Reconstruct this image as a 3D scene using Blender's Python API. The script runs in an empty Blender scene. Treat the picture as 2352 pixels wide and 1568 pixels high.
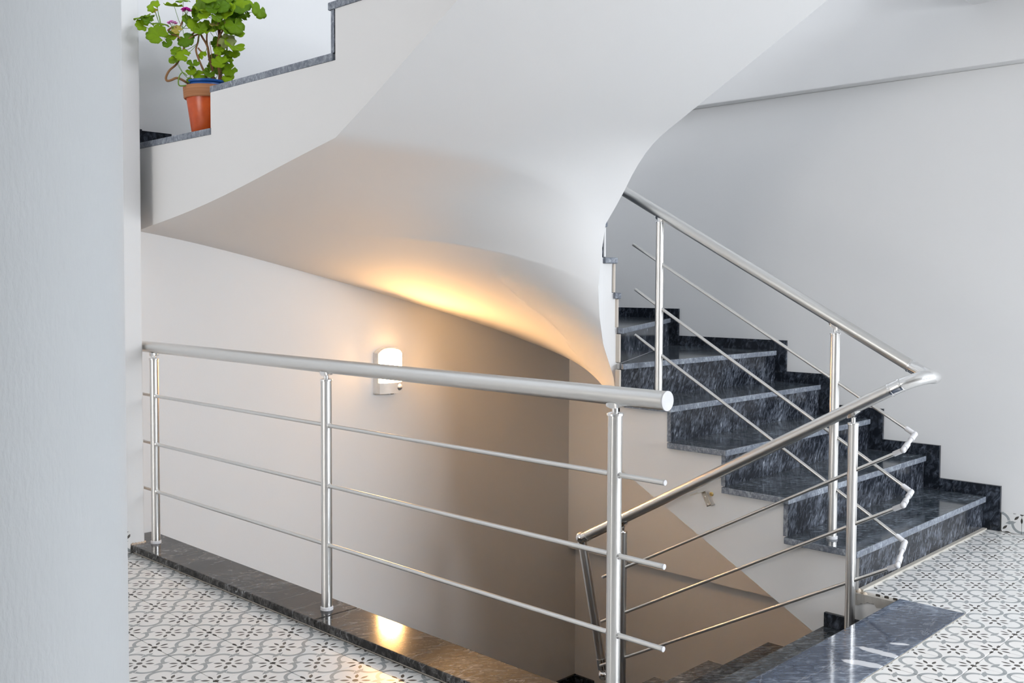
import bpy, bmesh, math, random
from mathutils import Vector, Matrix
random.seed(7)
D = bpy.data
SC = bpy.context.scene
COL = SC.collection
R = math.radians
pi = math.pi

# ------------------------------------------------------------------ camera
# world axes: +Y runs along the left balustrade away from the camera, +X runs across to the stair's side wall
H = 1.21
YAW, PITCH, ROLL, FPX, CY = 0.766955745, 0.0419237281, 0.00431028636, 2275.38, 750.777
fw = Vector((math.cos(YAW)*math.cos(PITCH), math.sin(YAW)*math.cos(PITCH), -math.sin(PITCH)))
rt = Vector((math.sin(YAW), -math.cos(YAW), 0))
up = rt.cross(fw)
r2 = math.cos(ROLL)*rt + math.sin(ROLL)*up
u2 = -math.sin(ROLL)*rt + math.cos(ROLL)*up
cd = D.cameras.new('camera')
cam = D.objects.new('camera', cd)
COL.objects.link(cam)
M = Matrix((r2, u2, -fw)).transposed().to_4x4()
M.translation = Vector((0, 0, H))
cam.matrix_world = M
cd.sensor_width = 36
cd.lens = FPX/2352*36
cd.shift_y = -(784-CY)/2352
cd.clip_start = 0.05
SC.camera = cam

def in_view(x, y, z, m=60):
    q = Vector((x, y, z-H))
    d = q.dot(fw)
    if d < 0.1:
        return False
    px = 1176+FPX*q.dot(r2)/d
    py = CY-FPX*q.dot(u2)/d
    return -m < px < 2352+m and -m < py < 1568+m

# ------------------------------------------------------------------ light, exposure
w = D.worlds.new('world')
SC.world = w
w.use_nodes = True
w.node_tree.nodes['Background'].inputs[0].default_value = (0.72, 0.84, 1.0, 1)
w.node_tree.nodes['Background'].inputs[1].default_value = 0.6
SC.view_settings.view_transform = 'Standard'
SC.view_settings.look = 'None'
SC.view_settings.gamma = 1
SC.view_settings.use_curve_mapping = False
SC.view_settings.exposure = 0.10

def area(name, loc, direction, sx, sy, power, col):
    l = D.lights.new(name, 'AREA')
    l.shape = 'RECTANGLE'
    l.size = sx
    l.size_y = sy
    l.energy = power
    l.color = col
    o = D.objects.new(name, l)
    COL.objects.link(o)
    o.location = loc
    o.rotation_euler = Vector(direction).to_track_quat('-Z', 'Z').to_euler()
    return o
SKY = (0.90, 0.95, 1.0)
# sky light standing outside unseen windows added to light the room
area('sky_left_window', (-5.5, 2.7, 2.0), (1, 0, -.25), 3.6, 2.6, 255, (1.0, .95, .895))
area('sky_balcony_door', (3.5, -3.5, 2.5), (0, 1, -.75), 3.0, 2.8, 740, (.91, .95, 1.0))
area('sky_upper_window', (2.6, -2.9, 4.5), (0, 1, -.1), 3.6, 1.9, 350, (0.88, 0.93, 1.0))
area('sky_upper_left_fill', (-5.3, 2.2, 4.5), (1, 0, -.15), 3.4, 1.9, 50, (0.90, 0.945, 1.0))  # added panel, evens out the light on the upper walls

# ------------------------------------------------------------------ materials
def newmat(name):
    m = D.materials.new(name)
    m.use_nodes = True
    nt = m.node_tree
    return m, nt, nt.nodes['Principled BSDF']

def N(nt, typ, **kw):
    n = nt.nodes.new(typ)
    for k, v in kw.items():
        setattr(n, k, v)
    return n

def setin(n, **kw):
    for k, v in kw.items():
        n.inputs[k.replace('_', ' ')].default_value = v

def ramp(nt, stops):
    r = N(nt, 'ShaderNodeValToRGB')
    e = r.color_ramp.elements
    while len(e) < len(stops):
        e.new(0.5)
    for i, (p, c) in enumerate(stops):
        e[i].position = p
        e[i].color = c if len(c) == 4 else (*c, 1)
    return r

def srgb(r, g, b):
    f = lambda c: (c/255/12.92 if c/255 <= .04045 else ((c/255+.055)/1.055)**2.4)
    return (f(r), f(g), f(b), 1)

def paint(name, col, scale=260, strength=.06, rough=.75):
    m, nt, b = newmat(name)
    b.inputs['Base Color'].default_value = col
    b.inputs['Roughness'].default_value = rough
    b.inputs['Specular IOR Level'].default_value = .25
    g = N(nt, 'ShaderNodeNewGeometry')
    mp = N(nt, 'ShaderNodeMapping')
    mp.inputs['Scale'].default_value = (1, 1, .35)
    nt.links.new(g.outputs['Position'], mp.inputs['Vector'])
    n1 = N(nt, 'ShaderNodeTexNoise')
    setin(n1, Scale=scale, Detail=3.0)
    nt.links.new(mp.outputs[0], n1.inputs['Vector'])
    n2 = N(nt, 'ShaderNodeTexNoise')
    setin(n2, Scale=5.0, Detail=2.0)
    nt.links.new(g.outputs['Position'], n2.inputs['Vector'])
    ad = N(nt, 'ShaderNodeMath', operation='MULTIPLY_ADD')
    ad.inputs[1].default_value = 4.0
    nt.links.new(n2.outputs['Fac'], ad.inputs[0])
    nt.links.new(n1.outputs['Fac'], ad.inputs[2])
    bp = N(nt, 'ShaderNodeBump')
    setin(bp, Strength=strength, Distance=.004)
    nt.links.new(ad.outputs[0], bp.inputs['Height'])
    nt.links.new(bp.outputs[0], b.inputs['Normal'])
    return m

WHITE = paint('white_wall_paint', (.80, .80, .80, 1))
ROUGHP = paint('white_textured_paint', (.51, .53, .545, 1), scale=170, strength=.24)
SOFF = paint('white_soffit_paint', (.80, .80, .80, 1), scale=300, strength=.05)
RAW = paint('raw_mortar', (.55, .47, .38, 1), scale=60, strength=.8, rough=.95)
GROUT = paint('cement_grout', (.50, .47, .42, 1), scale=90, strength=.2, rough=.9)
CONC = paint('bare_concrete', (.42, .40, .37, 1), scale=60, strength=.8, rough=.95)
SMEAR = paint('cream_mortar', (.68, .62, .55, 1), scale=60, strength=.5)
CAULK = paint('tan_caulk', (.62, .50, .40, 1), scale=120, strength=.4)

def marble(name, dark, light, mapscale, rot, lo, hi, big=2.5, rough=.12, veins=None, rndoff=True, vein=.2, clump=.35, spec=.5):
    m, nt, b = newmat(name)
    tc = N(nt, 'ShaderNodeTexCoord')
    oi = N(nt, 'ShaderNodeObjectInfo')
    mul = N(nt, 'ShaderNodeVectorMath', operation='MULTIPLY_ADD')
    cmb = N(nt, 'ShaderNodeCombineXYZ')
    for i in range(3):
        nt.links.new(oi.outputs['Random'], cmb.inputs[i])
    nt.links.new(cmb.outputs[0], mul.inputs[0])
    mul.inputs[1].default_value = (17, 9, 13) if rndoff else (0, 0, 0)
    nt.links.new(tc.outputs['Object'], mul.inputs[2])
    # flecks, stretched along the bedding
    mp = N(nt, 'ShaderNodeMapping', vector_type='TEXTURE')
    mp.inputs['Rotation'].default_value = rot
    mp.inputs['Scale'].default_value = tuple(1/v for v in mapscale)
    nt.links.new(mul.outputs[0], mp.inputs['Vector'])
    n1 = N(nt, 'ShaderNodeTexNoise')
    setin(n1, Scale=1.0, Detail=4.0, Roughness=.62, Distortion=.8)
    nt.links.new(mp.outputs[0], n1.inputs['Vector'])
    n2 = N(nt, 'ShaderNodeTexNoise')
    setin(n2, Scale=big, Detail=3.0, Roughness=.5)
    nt.links.new(mul.outputs[0], n2.inputs['Vector'])
    mix = N(nt, 'ShaderNodeMath', operation='MULTIPLY_ADD')
    mix.inputs[1].default_value = clump
    nt.links.new(n2.outputs['Fac'], mix.inputs[0])
    sub = N(nt, 'ShaderNodeMath', operation='SUBTRACT')
    nt.links.new(n1.outputs['Fac'], sub.inputs[0])
    sub.inputs[1].default_value = clump*.5
    nt.links.new(sub.outputs[0], mix.inputs[2])
    mid = tuple(dark[i]*.65+light[i]*.35 for i in range(3))
    r = ramp(nt, [(lo, dark), ((lo+hi)/2, mid), (hi, light), (min(1, hi+.12), (.62, .66, .70))])
    nt.links.new(mix.outputs[0], r.inputs[0])
    col = r.outputs[0]
    # thin white veins
    mp2 = N(nt, 'ShaderNodeMapping')
    mp2.inputs['Rotation'].default_value = (.3, .2, .7)
    mp2.inputs['Scale'].default_value = (1.2, 4.5, 3)
    nt.links.new(mul.outputs[0], mp2.inputs['Vector'])
    nv = N(nt, 'ShaderNodeTexNoise')
    setin(nv, Scale=1.3, Detail=5.0, Roughness=.55, Distortion=.3)
    nt.links.new(mp2.outputs[0], nv.inputs['Vector'])
    ab = N(nt, 'ShaderNodeMath', operation='SUBTRACT')
    ab.inputs[1].default_value = .5
    nt.links.new(nv.outputs['Fac'], ab.inputs[0])
    ab2 = N(nt, 'ShaderNodeMath', operation='ABSOLUTE')
    nt.links.new(ab.outputs[0], ab2.inputs[0])
    rv = ramp(nt, [(0, (vein, vein, vein)), (.006, (0, 0, 0))])
    nt.links.new(ab2.outputs[0], rv.inputs[0])
    mx = N(nt, 'ShaderNodeMixRGB')
    nt.links.new(rv.outputs[0], mx.inputs[0])
    nt.links.new(col, mx.inputs[1])
    mx.inputs[2].default_value = (.6, .62, .65, 1)
    col = mx.outputs[0]
    if veins:
        geo = N(nt, 'ShaderNodeNewGeometry')
        wob = N(nt, 'ShaderNodeTexNoise')
        setin(wob, Scale=22.0, Detail=4.0)
        nt.links.new(geo.outputs['Position'], wob.inputs['Vector'])
        for (cx, cy, ang, la, lb) in veins:
            s = N(nt, 'ShaderNodeMapping', vector_type='TEXTURE')
            s.inputs['Location'].default_value = (cx, cy, 0)
            s.inputs['Rotation'].default_value = (0, 0, ang)
            s.inputs['Scale'].default_value = (la, lb, 10)
            nt.links.new(geo.outputs['Position'], s.inputs['Vector'])
            ln = N(nt, 'ShaderNodeVectorMath', operation='LENGTH')
            nt.links.new(s.outputs[0], ln.inputs[0])
            ad = N(nt, 'ShaderNodeMath', operation='MULTIPLY_ADD')
            nt.links.new(wob.outputs['Fac'], ad.inputs[0])
            ad.inputs[1].default_value = 1.1
            nt.links.new(ln.outputs['Value'], ad.inputs[2])
            rr = ramp(nt, [(.0, (1, 1, 1)), (.7, (.85, .85, .85)), (.78, (0, 0, 0))])
            dv = N(nt, 'ShaderNodeMath', operation='MULTIPLY')
            dv.inputs[1].default_value = .5
            nt.links.new(ad.outputs[0], dv.inputs[0])
            nt.links.new(dv.outputs[0], rr.inputs[0])
            mx = N(nt, 'ShaderNodeMixRGB')
            nt.links.new(rr.outputs[0], mx.inputs[0])
            nt.links.new(col, mx.inputs[1])
            mx.inputs[2].default_value = (.66, .68, .72, 1)
            col = mx.outputs[0]
    nt.links.new(col, b.inputs['Base Color'])
    b.inputs['Roughness'].default_value = rough
    b.inputs['Specular IOR Level'].default_value = spec
    return m

DK = (.020, .025, .034)
LT = (.20, .23, .27)
MTREAD = marble('grey_marble_tread', (.022, .029, .038), (.20, .235, .275), (26, 80, 50), (0, 0, R(-42)), .42, .70, big=5, rough=.10, vein=.10, clump=.5, spec=.40)
MRISER = marble('grey_marble_riser', (.013, .016, .023), (.16, .18, .22), (74, 50, 27), (0, R(28), 0), .43, .70, big=8, rough=.15, vein=0, clump=.52, spec=.32)
MSKIRT = marble('dark_marble_skirting', (.010, .013, .019), (.11, .13, .17), (46, 46, 26), (R(20), 0, 0), .46, .76, big=8, rough=.2, vein=.08, clump=.4, spec=.35)
MPLINTH = marble('grey_marble_kerb', (.017, .016, .0155), (.115, .112, .11), (74, 26, 40), (0, 0, R(48)), .43, .70, big=6, rough=.11, vein=.22, clump=.5, spec=.22)
MEDGE = marble('honed_marble_edge_lit', (.14, .16, .20), (.42, .46, .52), (70, 70, 50), (0, 0, 0), .38, .70, big=9, rough=.45, vein=0, spec=.4)  # unpolished edge, with light caught on rounded nosings put into its colour
MSLAB = marble('blue_grey_marble_threshold', (.032, .047, .082), (.23, .275, .35), (26, 74, 60), (0, 0, R(-40)), .40, .72, big=5, rough=.09, clump=.7, spec=.42,
               veins=[(3.166, 1.36, R(-88), .085, .022), (3.038, 1.345, R(-72), .08, .024), (3.29, 1.345, R(-60), .035, .012), (2.62, 1.45, R(-80), .07, .014)])

def metal(name, col, rough, aniso=.4):
    m, nt, b = newmat(name)
    b.inputs['Base Color'].default_value = col
    b.inputs['Metallic'].default_value = 1
    b.inputs['Roughness'].default_value = rough
    return m
ALU = metal('satin_aluminium', (.74, .735, .72, 1), .33)
ALUP = metal('polished_aluminium', (.90, .90, .90, 1), .16)
STEEL = metal('zinc_steel', (.70, .67, .60, 1), .35)
BRASS = metal('brass_screw', (.75, .58, .25, 1), .3)

def plain(name, col, rough=.5, spec=.4):
    m, nt, b = newmat(name)
    tc = N(nt, 'ShaderNodeTexCoord')
    n = N(nt, 'ShaderNodeTexNoise')
    setin(n, Scale=14.0, Detail=4.0)
    nt.links.new(tc.outputs['Object'], n.inputs['Vector'])
    c = col[:3]
    r = ramp(nt, [(.3, tuple(v*.9 for v in c)), (.7, tuple(min(1, v*1.08) for v in c))])
    nt.links.new(n.outputs['Fac'], r.inputs[0])
    nt.links.new(r.outputs[0], b.inputs['Base Color'])
    b.inputs['Roughness'].default_value = rough
    b.inputs['Specular IOR Level'].default_value = spec
    return m
PLASTIC = plain('white_plastic', (.82, .81, .79), .4)
ENDCAP = plain('white_end_cap', (.66, .66, .68), .35)
GREYP = plain('grey_sensor_lens', (.20, .19, .18), .35)
BLUEP = plain('blue_plastic', srgb(24, 84, 160), .35)
SOIL = plain('potting_soil', (.03, .022, .015), .95)

def mathn(nt, op, a, b=None, c=None):
    n = N(nt, 'ShaderNodeMath', operation=op)
    for i, v in enumerate((a, b, c)):
        if v is None:
            continue
        if isinstance(v, (int, float)):
            n.inputs[i].default_value = v
        else:
            nt.links.new(v, n.inputs[i])
    return n.outputs[0]

def tile_material():
    m, nt, b = newmat('patterned_cement_tile')
    f = lambda *a: mathn(nt, *a)
    uv = N(nt, 'ShaderNodeUVMap', uv_map='tile')
    sp = N(nt, 'ShaderNodeSeparateXYZ')
    nt.links.new(uv.outputs[0], sp.inputs[0])
    x, y = sp.outputs[0], sp.outputs[1]            # tile coordinates, 0..1 with a flower in the middle and one on each corner
    s0 = f('ADD', x, y)
    t0 = f('SUBTRACT', x, y)
    fold = lambda v: f('SUBTRACT', f('FRACT', f('ADD', v, 100.5)), .5)
    s = fold(s0)
    t = fold(t0)
    a = f('ABSOLUTE', s)
    c = f('ABSOLUTE', t)
    mn = f('MINIMUM', a, c)
    mxx = f('MAXIMUM', a, c)
    # ribbons: each flower sits between two round lobes; the bands swing over from one lobe to the next through a knot
    xm = f('ABSOLUTE', f('SUBTRACT', f('FRACT', f('ADD', x, 50.0)), .5))
    ym = f('ABSOLUTE', f('SUBTRACT', f('FRACT', f('ADD', y, 50.0)), .5))
    dy = f('SUBTRACT', ym, .25)
    RO, RI = .243, .182
    def ring(dx, side):
        d = f('SQRT', f('ADD', f('MULTIPLY', dx, dx), f('MULTIPLY', dy, dy)))
        g = f('MULTIPLY', f('LESS_THAN', d, RO), f('GREATER_THAN', d, RI))
        return f('MULTIPLY', g, side)
    ra = ring(f('SUBTRACT', xm, .5), f('LESS_THAN', dy, .045))
    rb_ = ring(xm, f('GREATER_THAN', dy, -.045))
    kx = f('MULTIPLY_ADD', dy, -1.1, f('SUBTRACT', xm, .25))
    kn = f('MULTIPLY', f('LESS_THAN', f('ABSOLUTE', dy), .036), f('LESS_THAN', f('ABSOLUTE', kx), .088))
    rib = f('MAXIMUM', f('MAXIMUM', ra, rb_), kn)
    sl = f('MULTIPLY', f('LESS_THAN', f('ABSOLUTE', f('ADD', kx, .094)), .008), f('LESS_THAN', f('ABSOLUTE', dy), .06))
    rib = f('MULTIPLY', rib, f('SUBTRACT', 1.0, sl))
    # petals
    def petal(px, py, ln, wd, cen):
        e1 = f('DIVIDE', f('SUBTRACT', px, cen), ln)
        e2 = f('DIVIDE', py, wd)
        return f('LESS_THAN', f('ADD', f('ABSOLUTE', f('MULTIPLY', e1, e1)), f('ABSOLUTE', e2)), 1.0)
    p1 = petal(mxx, mn, .105, .040, .235)
    k = .70710678
    d1 = f('MULTIPLY', f('ADD', mxx, mn), k)
    d2 = f('MULTIPLY', f('SUBTRACT', mxx, mn), k)
    p2 = petal(d1, d2, .105, .036, .245)
    rad = f('SQRT', f('ADD', f('MULTIPLY', s, s), f('MULTIPLY', t, t)))
    disc = f('LESS_THAN', rad, .068)
    pet = f('MAXIMUM', f('MAXIMUM', p1, p2), disc)
    # wear
    geo = N(nt, 'ShaderNodeNewGeometry')
    n1 = N(nt, 'ShaderNodeTexNoise')
    setin(n1, Scale=9.0, Detail=5.0)
    nt.links.new(geo.outputs['Position'], n1.inputs['Vector'])
    base = ramp(nt, [(.3, (.77, .765, .75)), (.7, (.82, .815, .80))])
    nt.links.new(n1.outputs['Fac'], base.inputs[0])
    rb = ramp(nt, [(.3, (.30, .325, .335)), (.7, (.36, .38, .385))])
    nt.links.new(n1.outputs['Fac'], rb.inputs[0])
    m1 = N(nt, 'ShaderNodeMixRGB')
    nt.links.new(rib, m1.inputs[0])
    nt.links.new(base.outputs[0], m1.inputs[1])
    nt.links.new(rb.outputs[0], m1.inputs[2])
    m2 = N(nt, 'ShaderNodeMixRGB')
    nt.links.new(pet, m2.inputs[0])
    nt.links.new(m1.outputs[0], m2.inputs[1])
    m2.inputs[2].default_value = (.062, .056, .048, 1)
    nt.links.new(m2.outputs[0], b.inputs['Base Color'])
    b.inputs['Roughness'].default_value = .28
    b.inputs['Specular IOR Level'].default_value = .45
    return m
TILE = tile_material()

# ------------------------------------------------------------------ mesh helpers
def link(name, me, mat, parent=None):
    o = D.objects.new(name, me)
    COL.objects.link(o)
    if mat is not None:
        for mm in (mat if isinstance(mat, (list, tuple)) else [mat]):
            me.materials.append(mm)
    if parent is not None:
        o.parent = parent
    return o

def obj(name, bm, mat, parent=None, smooth=None, bevel=0, bseg=2):
    bmesh.ops.recalc_face_normals(bm, faces=bm.faces[:])
    if bevel:
        bmesh.ops.bevel(bm, geom=[e for e in bm.edges if e.is_manifold and e.calc_face_angle(0) > .6], offset=bevel, segments=bseg, affect='EDGES', profile=.6)
    me = D.meshes.new(name)
    bm.to_mesh(me)
    bm.free()
    if smooth is not None:
        for p in me.polygons:
            p.use_smooth = True
        if smooth > 0:
            me.set_sharp_from_angle(angle=R(smooth))
    return link(name, me, mat, parent)

def tag(o, label=None, cat=None, group=None, kind=None):
    if label:
        o['label'] = label
    if cat:
        o['category'] = cat
    if group:
        o['group'] = group
    if kind:
        o['kind'] = kind
    return o

def empty(name, loc):
    o = D.objects.new(name, None)
    COL.objects.link(o)
    o.location = loc
    o.empty_display_size = .1
    return o

def reparent(o, p):
    o.parent = p
    o.matrix_parent_inverse = Matrix.Translation(-Vector(p.location))
    return o

def box(bm, x0, x1, y0, y1, z0, z1):
    v = [bm.verts.new(c) for c in ((x0, y0, z0), (x1, y0, z0), (x1, y1, z0), (x0, y1, z0), (x0, y0, z1), (x1, y0, z1), (x1, y1, z1), (x0, y1, z1))]
    for f in ((3, 2, 1, 0), (4, 5, 6, 7), (0, 1, 5, 4), (1, 2, 6, 5), (2, 3, 7, 6), (3, 0, 4, 7)):
        bm.faces.new([v[i] for i in f])

def boxes(name, lst, mat, parent=None, bevel=0, bseg=2):
    bm = bmesh.new()
    for b in lst:
        box(bm, *b)
    return obj(name, bm, mat, parent, bevel=bevel, bseg=bseg)

def prism(bm, poly, z0, z1):
    b = [bm.verts.new((x, y, z0)) for x, y in poly]
    t = [bm.verts.new((x, y, z1)) for x, y in poly]
    bm.faces.new(list(reversed(b)))
    bm.faces.new(t)
    n = len(poly)
    for i in range(n):
        j = (i+1) % n
        bm.faces.new((b[i], b[j], t[j], t[i]))

def sweep(bm, pts, rad, seg=20, cap=True, prof=None):
    """round (or profiled) bar along a polyline"""
    pts = [Vector(p) for p in pts]
    n = len(pts)
    rads = rad if isinstance(rad, (list, tuple)) else [rad]*n
    tang = []
    for i in range(n):
        a = (pts[i]-pts[i-1]).normalized() if i else None
        b = (pts[i+1]-pts[i]).normalized() if i < n-1 else None
        tang.append((a+b).normalized() if a and b else (a or b))
    ref = Vector((0, 0, 1)) if abs(tang[0].z) < .9 else Vector((1, 0, 0))
    nx = tang[0].cross(ref).normalized()
    rings = []
    for i in range(n):
        nx = (nx-tang[i]*nx.dot(tang[i])).normalized()
        ny = tang[i].cross(nx)
        sc = 1.0
        if 0 < i < n-1:
            cs = (pts[i]-pts[i-1]).normalized().dot((pts[i+1]-pts[i]).normalized())
            sc = 1/math.sqrt(max(.25, (1+cs)/2)) if n < 5 else 1.0
        ring = []
        for k in range(seg):
            an = 2*pi*k/seg
            rr = rads[i]*(prof(an) if prof else 1)
            ring.append(bm.verts.new(pts[i]+(nx*math.cos(an)+ny*math.sin(an))*rr*sc))
        rings.append(ring)
    for i in range(n-1):
        for k in range(seg):
            l = (k+1) % seg
            bm.faces.new((rings[i][k], rings[i][l], rings[i+1][l], rings[i+1][k]))
    if cap:
        bm.faces.new(list(reversed(rings[0])))
        bm.faces.new(rings[-1])

def rod(name, pts, rad, mat, parent, seg=20, smooth=40, prof=None):
    bm = bmesh.new()
    sweep(bm, pts, rad, seg, prof=prof)
    o = obj(name, bm, mat, None, smooth=smooth)
    return reparent(o, parent) if parent else o

def lathe(bm, prof, center=(0, 0, 0), seg=32, close=True):
    cx, cy, cz = center
    rings = []
    for r, z in prof:
        if r < 1e-6:
            rings.append([bm.verts.new((cx, cy, cz+z))])
        else:
            rings.append([bm.verts.new((cx+r*math.cos(2*pi*k/seg), cy+r*math.sin(2*pi*k/seg), cz+z)) for k in range(seg)])
    for a, b in zip(rings, rings[1:]):
        if len(a) == 1 and len(b) == 1:
            continue
        for k in range(seg):
            l = (k+1) % seg
            if len(a) == 1:
                bm.faces.new((a[0], b[l], b[k]))
            elif len(b) == 1:
                bm.faces.new((a[k], a[l], b[0]))
            else:
                bm.faces.new((a[k], a[l], b[l], b[k]))

def ball(bm, c, r, seg=16, rings=10, sq=1.0):
    lathe(bm, [(r*math.sin(pi*i/rings), -r*sq*math.cos(pi*i/rings)) for i in range(rings+1)], c, seg)

# ------------------------------------------------------------------ key dimensions
XW = 5.213            # stair side wall
YE = 4.47             # end wall with the lamp
XA = 2.12             # open outer string of the turning stair
XI1 = 3.76            # inner string of the first flight
CX, CYY, RN = 3.70, 2.92, .06   # eye of the stair
RX0, RY0, TS = 3.48, 1.301, .20          # grid of the tiles by the threshold
LX0, LY0 = 1.72, 3.114                   # grid of the tiles by the kerb
TT = .028             # tread thickness

# ------------------------------------------------------------------ setting: walls, floor, ceiling
def struct(o):
    o['kind'] = 'structure'
    return o
wr = struct(boxes('wall_right', [(XW+.08, 5.6, -2.5, 4.9, -3.4, -.62), (XW, 5.6, -2.5, 4.9, -.62, 2.30), (XW-.083, 5.6, -2.5, 4.9, 2.30, 5.9)], WHITE, bevel=.006))
we = struct(boxes('wall_end', [(2.05, 5.6, YE, 4.9, -3.4, 5.9)], WHITE))
wl = struct(boxes('wall_left', [(-4.9, 2.058, 4.30, 4.9, -3.4, 5.9)], WHITE, bevel=.006))
# near wall stub on the camera's left
bm = bmesh.new()
lathe(bm, [(.25, 0), (.25, 2.6)], (.40, 1.468, 0), 128)
wp = obj('round_column', bm, ROUGHP, smooth=30)
tag(wp, 'thick round white plastered column standing on the tiled landing', 'column')
def wall_with_openings(name, axis, p0, p1, a0, a1, z0, z1, ops, mat):
    lst = []
    def add(aa, ab, za, zb):
        if ab-aa > 1e-4 and zb-za > 1e-4:
            lst.append((aa, ab, p0, p1, za, zb) if axis == 'y' else (p0, p1, aa, ab, za, zb))
    zs = sorted(ops, key=lambda o: o[2])
    zc = z0
    for (oa, ob, oz0, oz1) in zs:
        add(a0, a1, zc, oz0)
        add(a0, oa, oz0, oz1)
        add(ob, a1, oz0, oz1)
        zc = oz1
    add(a0, a1, zc, z1)
    return struct(boxes(name, lst, mat))
wall_with_openings('wall_back', 'y', -2.7, -2.4, -4.9, 5.6, -3.4, 5.9, [(2.2, 4.8, .02, 2.40), (.8, 4.4, 3.45, 5.25)], WHITE)
wall_with_openings('wall_side', 'x', -4.9, -4.6, -2.7, 4.9, -3.4, 5.9, [(1.5, 4.1, .45, 2.40), (.5, 3.9, 3.45, 5.25)], WHITE)
struct(boxes('floor_below', [(-4.9, 5.6, -2.7, 4.9, -3.5, -3.3)], GROUT))
struct(boxes('ceiling', [(-4.9, 5.4, -2.7, 1.80, 2.60, 2.90), (-4.9, -.5, 1.80, 4.6, 2.60, 2.90)], WHITE))
struct(boxes('ceiling_upper', [(-4.9, 5.6, -2.7, 4.9, 5.7, 5.9)], WHITE))
def window(name, axis, p, a0, a1, z0, z1):
    lst = []
    def add(aa, ab, za, zb, t=.05):
        lst.append((aa, ab, p-t/2, p+t/2, za, zb) if axis == 'y' else (p-t/2, p+t/2, aa, ab, za, zb))
    add(a0, a1, z0, z0+.06)
    add(a0, a1, z1-.06, z1)
    n = 3
    for i in range(n+1):
        c = a0+(a1-a0)*i/n
        c = min(max(c, a0+.03), a1-.03)
        add(c-.03, c+.03, z0+.06, z1-.06)
    o = boxes(name, lst, PLASTIC)
    struct(o)
    g, nt, b = newmat('window_glass')
    b.inputs['Roughness'].default_value = .02
    tp = N(nt, 'ShaderNodeBsdfTransparent')
    mx = N(nt, 'ShaderNodeMixShader')
    mx.inputs[0].default_value = .93
    nt.links.new(b.outputs[0], mx.inputs[1])
    nt.links.new(tp.outputs[0], mx.inputs[2])
    nt.links.new(mx.outputs[0], nt.nodes['Material Output'].inputs['Surface'])
    for i in range(n):
        c0 = a0+(a1-a0)*i/n+.03
        c1 = a0+(a1-a0)*(i+1)/n-.03
        bx = (c0, c1, p-.004, p+.004, z0+.06, z1-.06) if axis == 'y' else (p-.004, p+.004, c0, c1, z0+.06, z1-.06)
        boxes('pane', [bx], g, o)
window('window_1', 'y', -2.55, 2.2, 4.8, .02, 2.40)
window('window_2', 'y', -2.55, .8, 4.4, 3.45, 5.25)
window('window_3', 'x', -4.75, 1.5, 4.1, .45, 2.40)
window('window_4_added', 'x', -4.75, .5, 3.9, 3.45, 5.25)  # unseen opening added for the upper left sky panel

# landing slab (bed under the tiles); the raw edge beside the threshold shows
TH = .009
fl = struct(boxes('floor', [(-4.9, 5.4, -2.7, 1.300, -.30, -TH), (XI1, 5.4, 1.299, 1.715, -.32, -TH), (-4.9, 2.17, 1.299, 4.4, -.30, -TH)], GROUT))
boxes('edge_plaster', [(XI1-.006, XI1, 1.50, 1.72, -.32, -.035)], WHITE, fl)
bm = bmesh.new()
rr = random.Random(3)
ys = [1.50+.0125*i for i in range(18)]
top = [bm.verts.new((XI1-.011, y, -.004)) for y in ys]
bot = [bm.verts.new((XI1-.011, y, -.030-.016*rr.random()-.010*math.sin(y*60))) for y in ys]
topb = [bm.verts.new((XI1-.003, v.co.y, v.co.z)) for v in top]
botb = [bm.verts.new((XI1-.003, v.co.y, v.co.z)) for v in bot]
for i in range(17):
    bm.faces.new((top[i], top[i+1], bot[i+1], bot[i]))
    bm.faces.new((top[i], topb[i], topb[i+1], top[i+1]))
    bm.faces.new((bot[i], bot[i+1], botb[i+1], botb[i]))
obj('raw_concrete_edge', bm, CONC, fl)
bm = bmesh.new()
for i in range(16):
    ball(bm, (XI1-.004+.014*rr.random(), 1.675+.035*rr.random(), -.035*rr.random()+.004), .006+.007*rr.random(), 7, 5)
tag(obj('broken_mortar', bm, RAW, fl, smooth=0), 'crumbling brown mortar under the first riser')
boxes('mortar_joint', [(XI1+.02, 5.19, 1.694, 1.714, -.004, .007)], GROUT, fl)

# floor tiles
tile_mesh = {}
def tile_piece(u0, u1, v0, v1):
    key = tuple(round(v, 3) for v in (u0, u1, v0, v1))
    if key in tile_mesh:
        return tile_mesh[key]
    bm = bmesh.new()
    uvl = bm.loops.layers.uv.new('tile')
    e = .0012
    x0, x1, y0, y1 = u0*TS+e, u1*TS-e, v0*TS+e, v1*TS-e
    c = .0009
    ring = lambda k, z: [bm.verts.new(p) for p in ((x0+k, y0+k, z), (x1-k, y0+k, z), (x1-k, y1-k, z), (x0+k, y1-k, z))]
    a, b_, t = ring(0, -TH), ring(0, -c), ring(c, 0)
    for lo, hi in ((a, b_), (b_, t)):
        for i in range(4):
            j = (i+1) % 4
            bm.faces.new((lo[i], lo[j], hi[j], hi[i]))
    bm.faces.new(t)
    for f in bm.faces:
        for l in f.loops:
            l[uvl].uv = (l.vert.co.x/TS, l.vert.co.y/TS)
    me = D.meshes.new('floor_tile')
    bm.to_mesh(me)
    bm.free()
    me.materials.append(TILE)
    tile_mesh[key] = me
    return me

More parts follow.
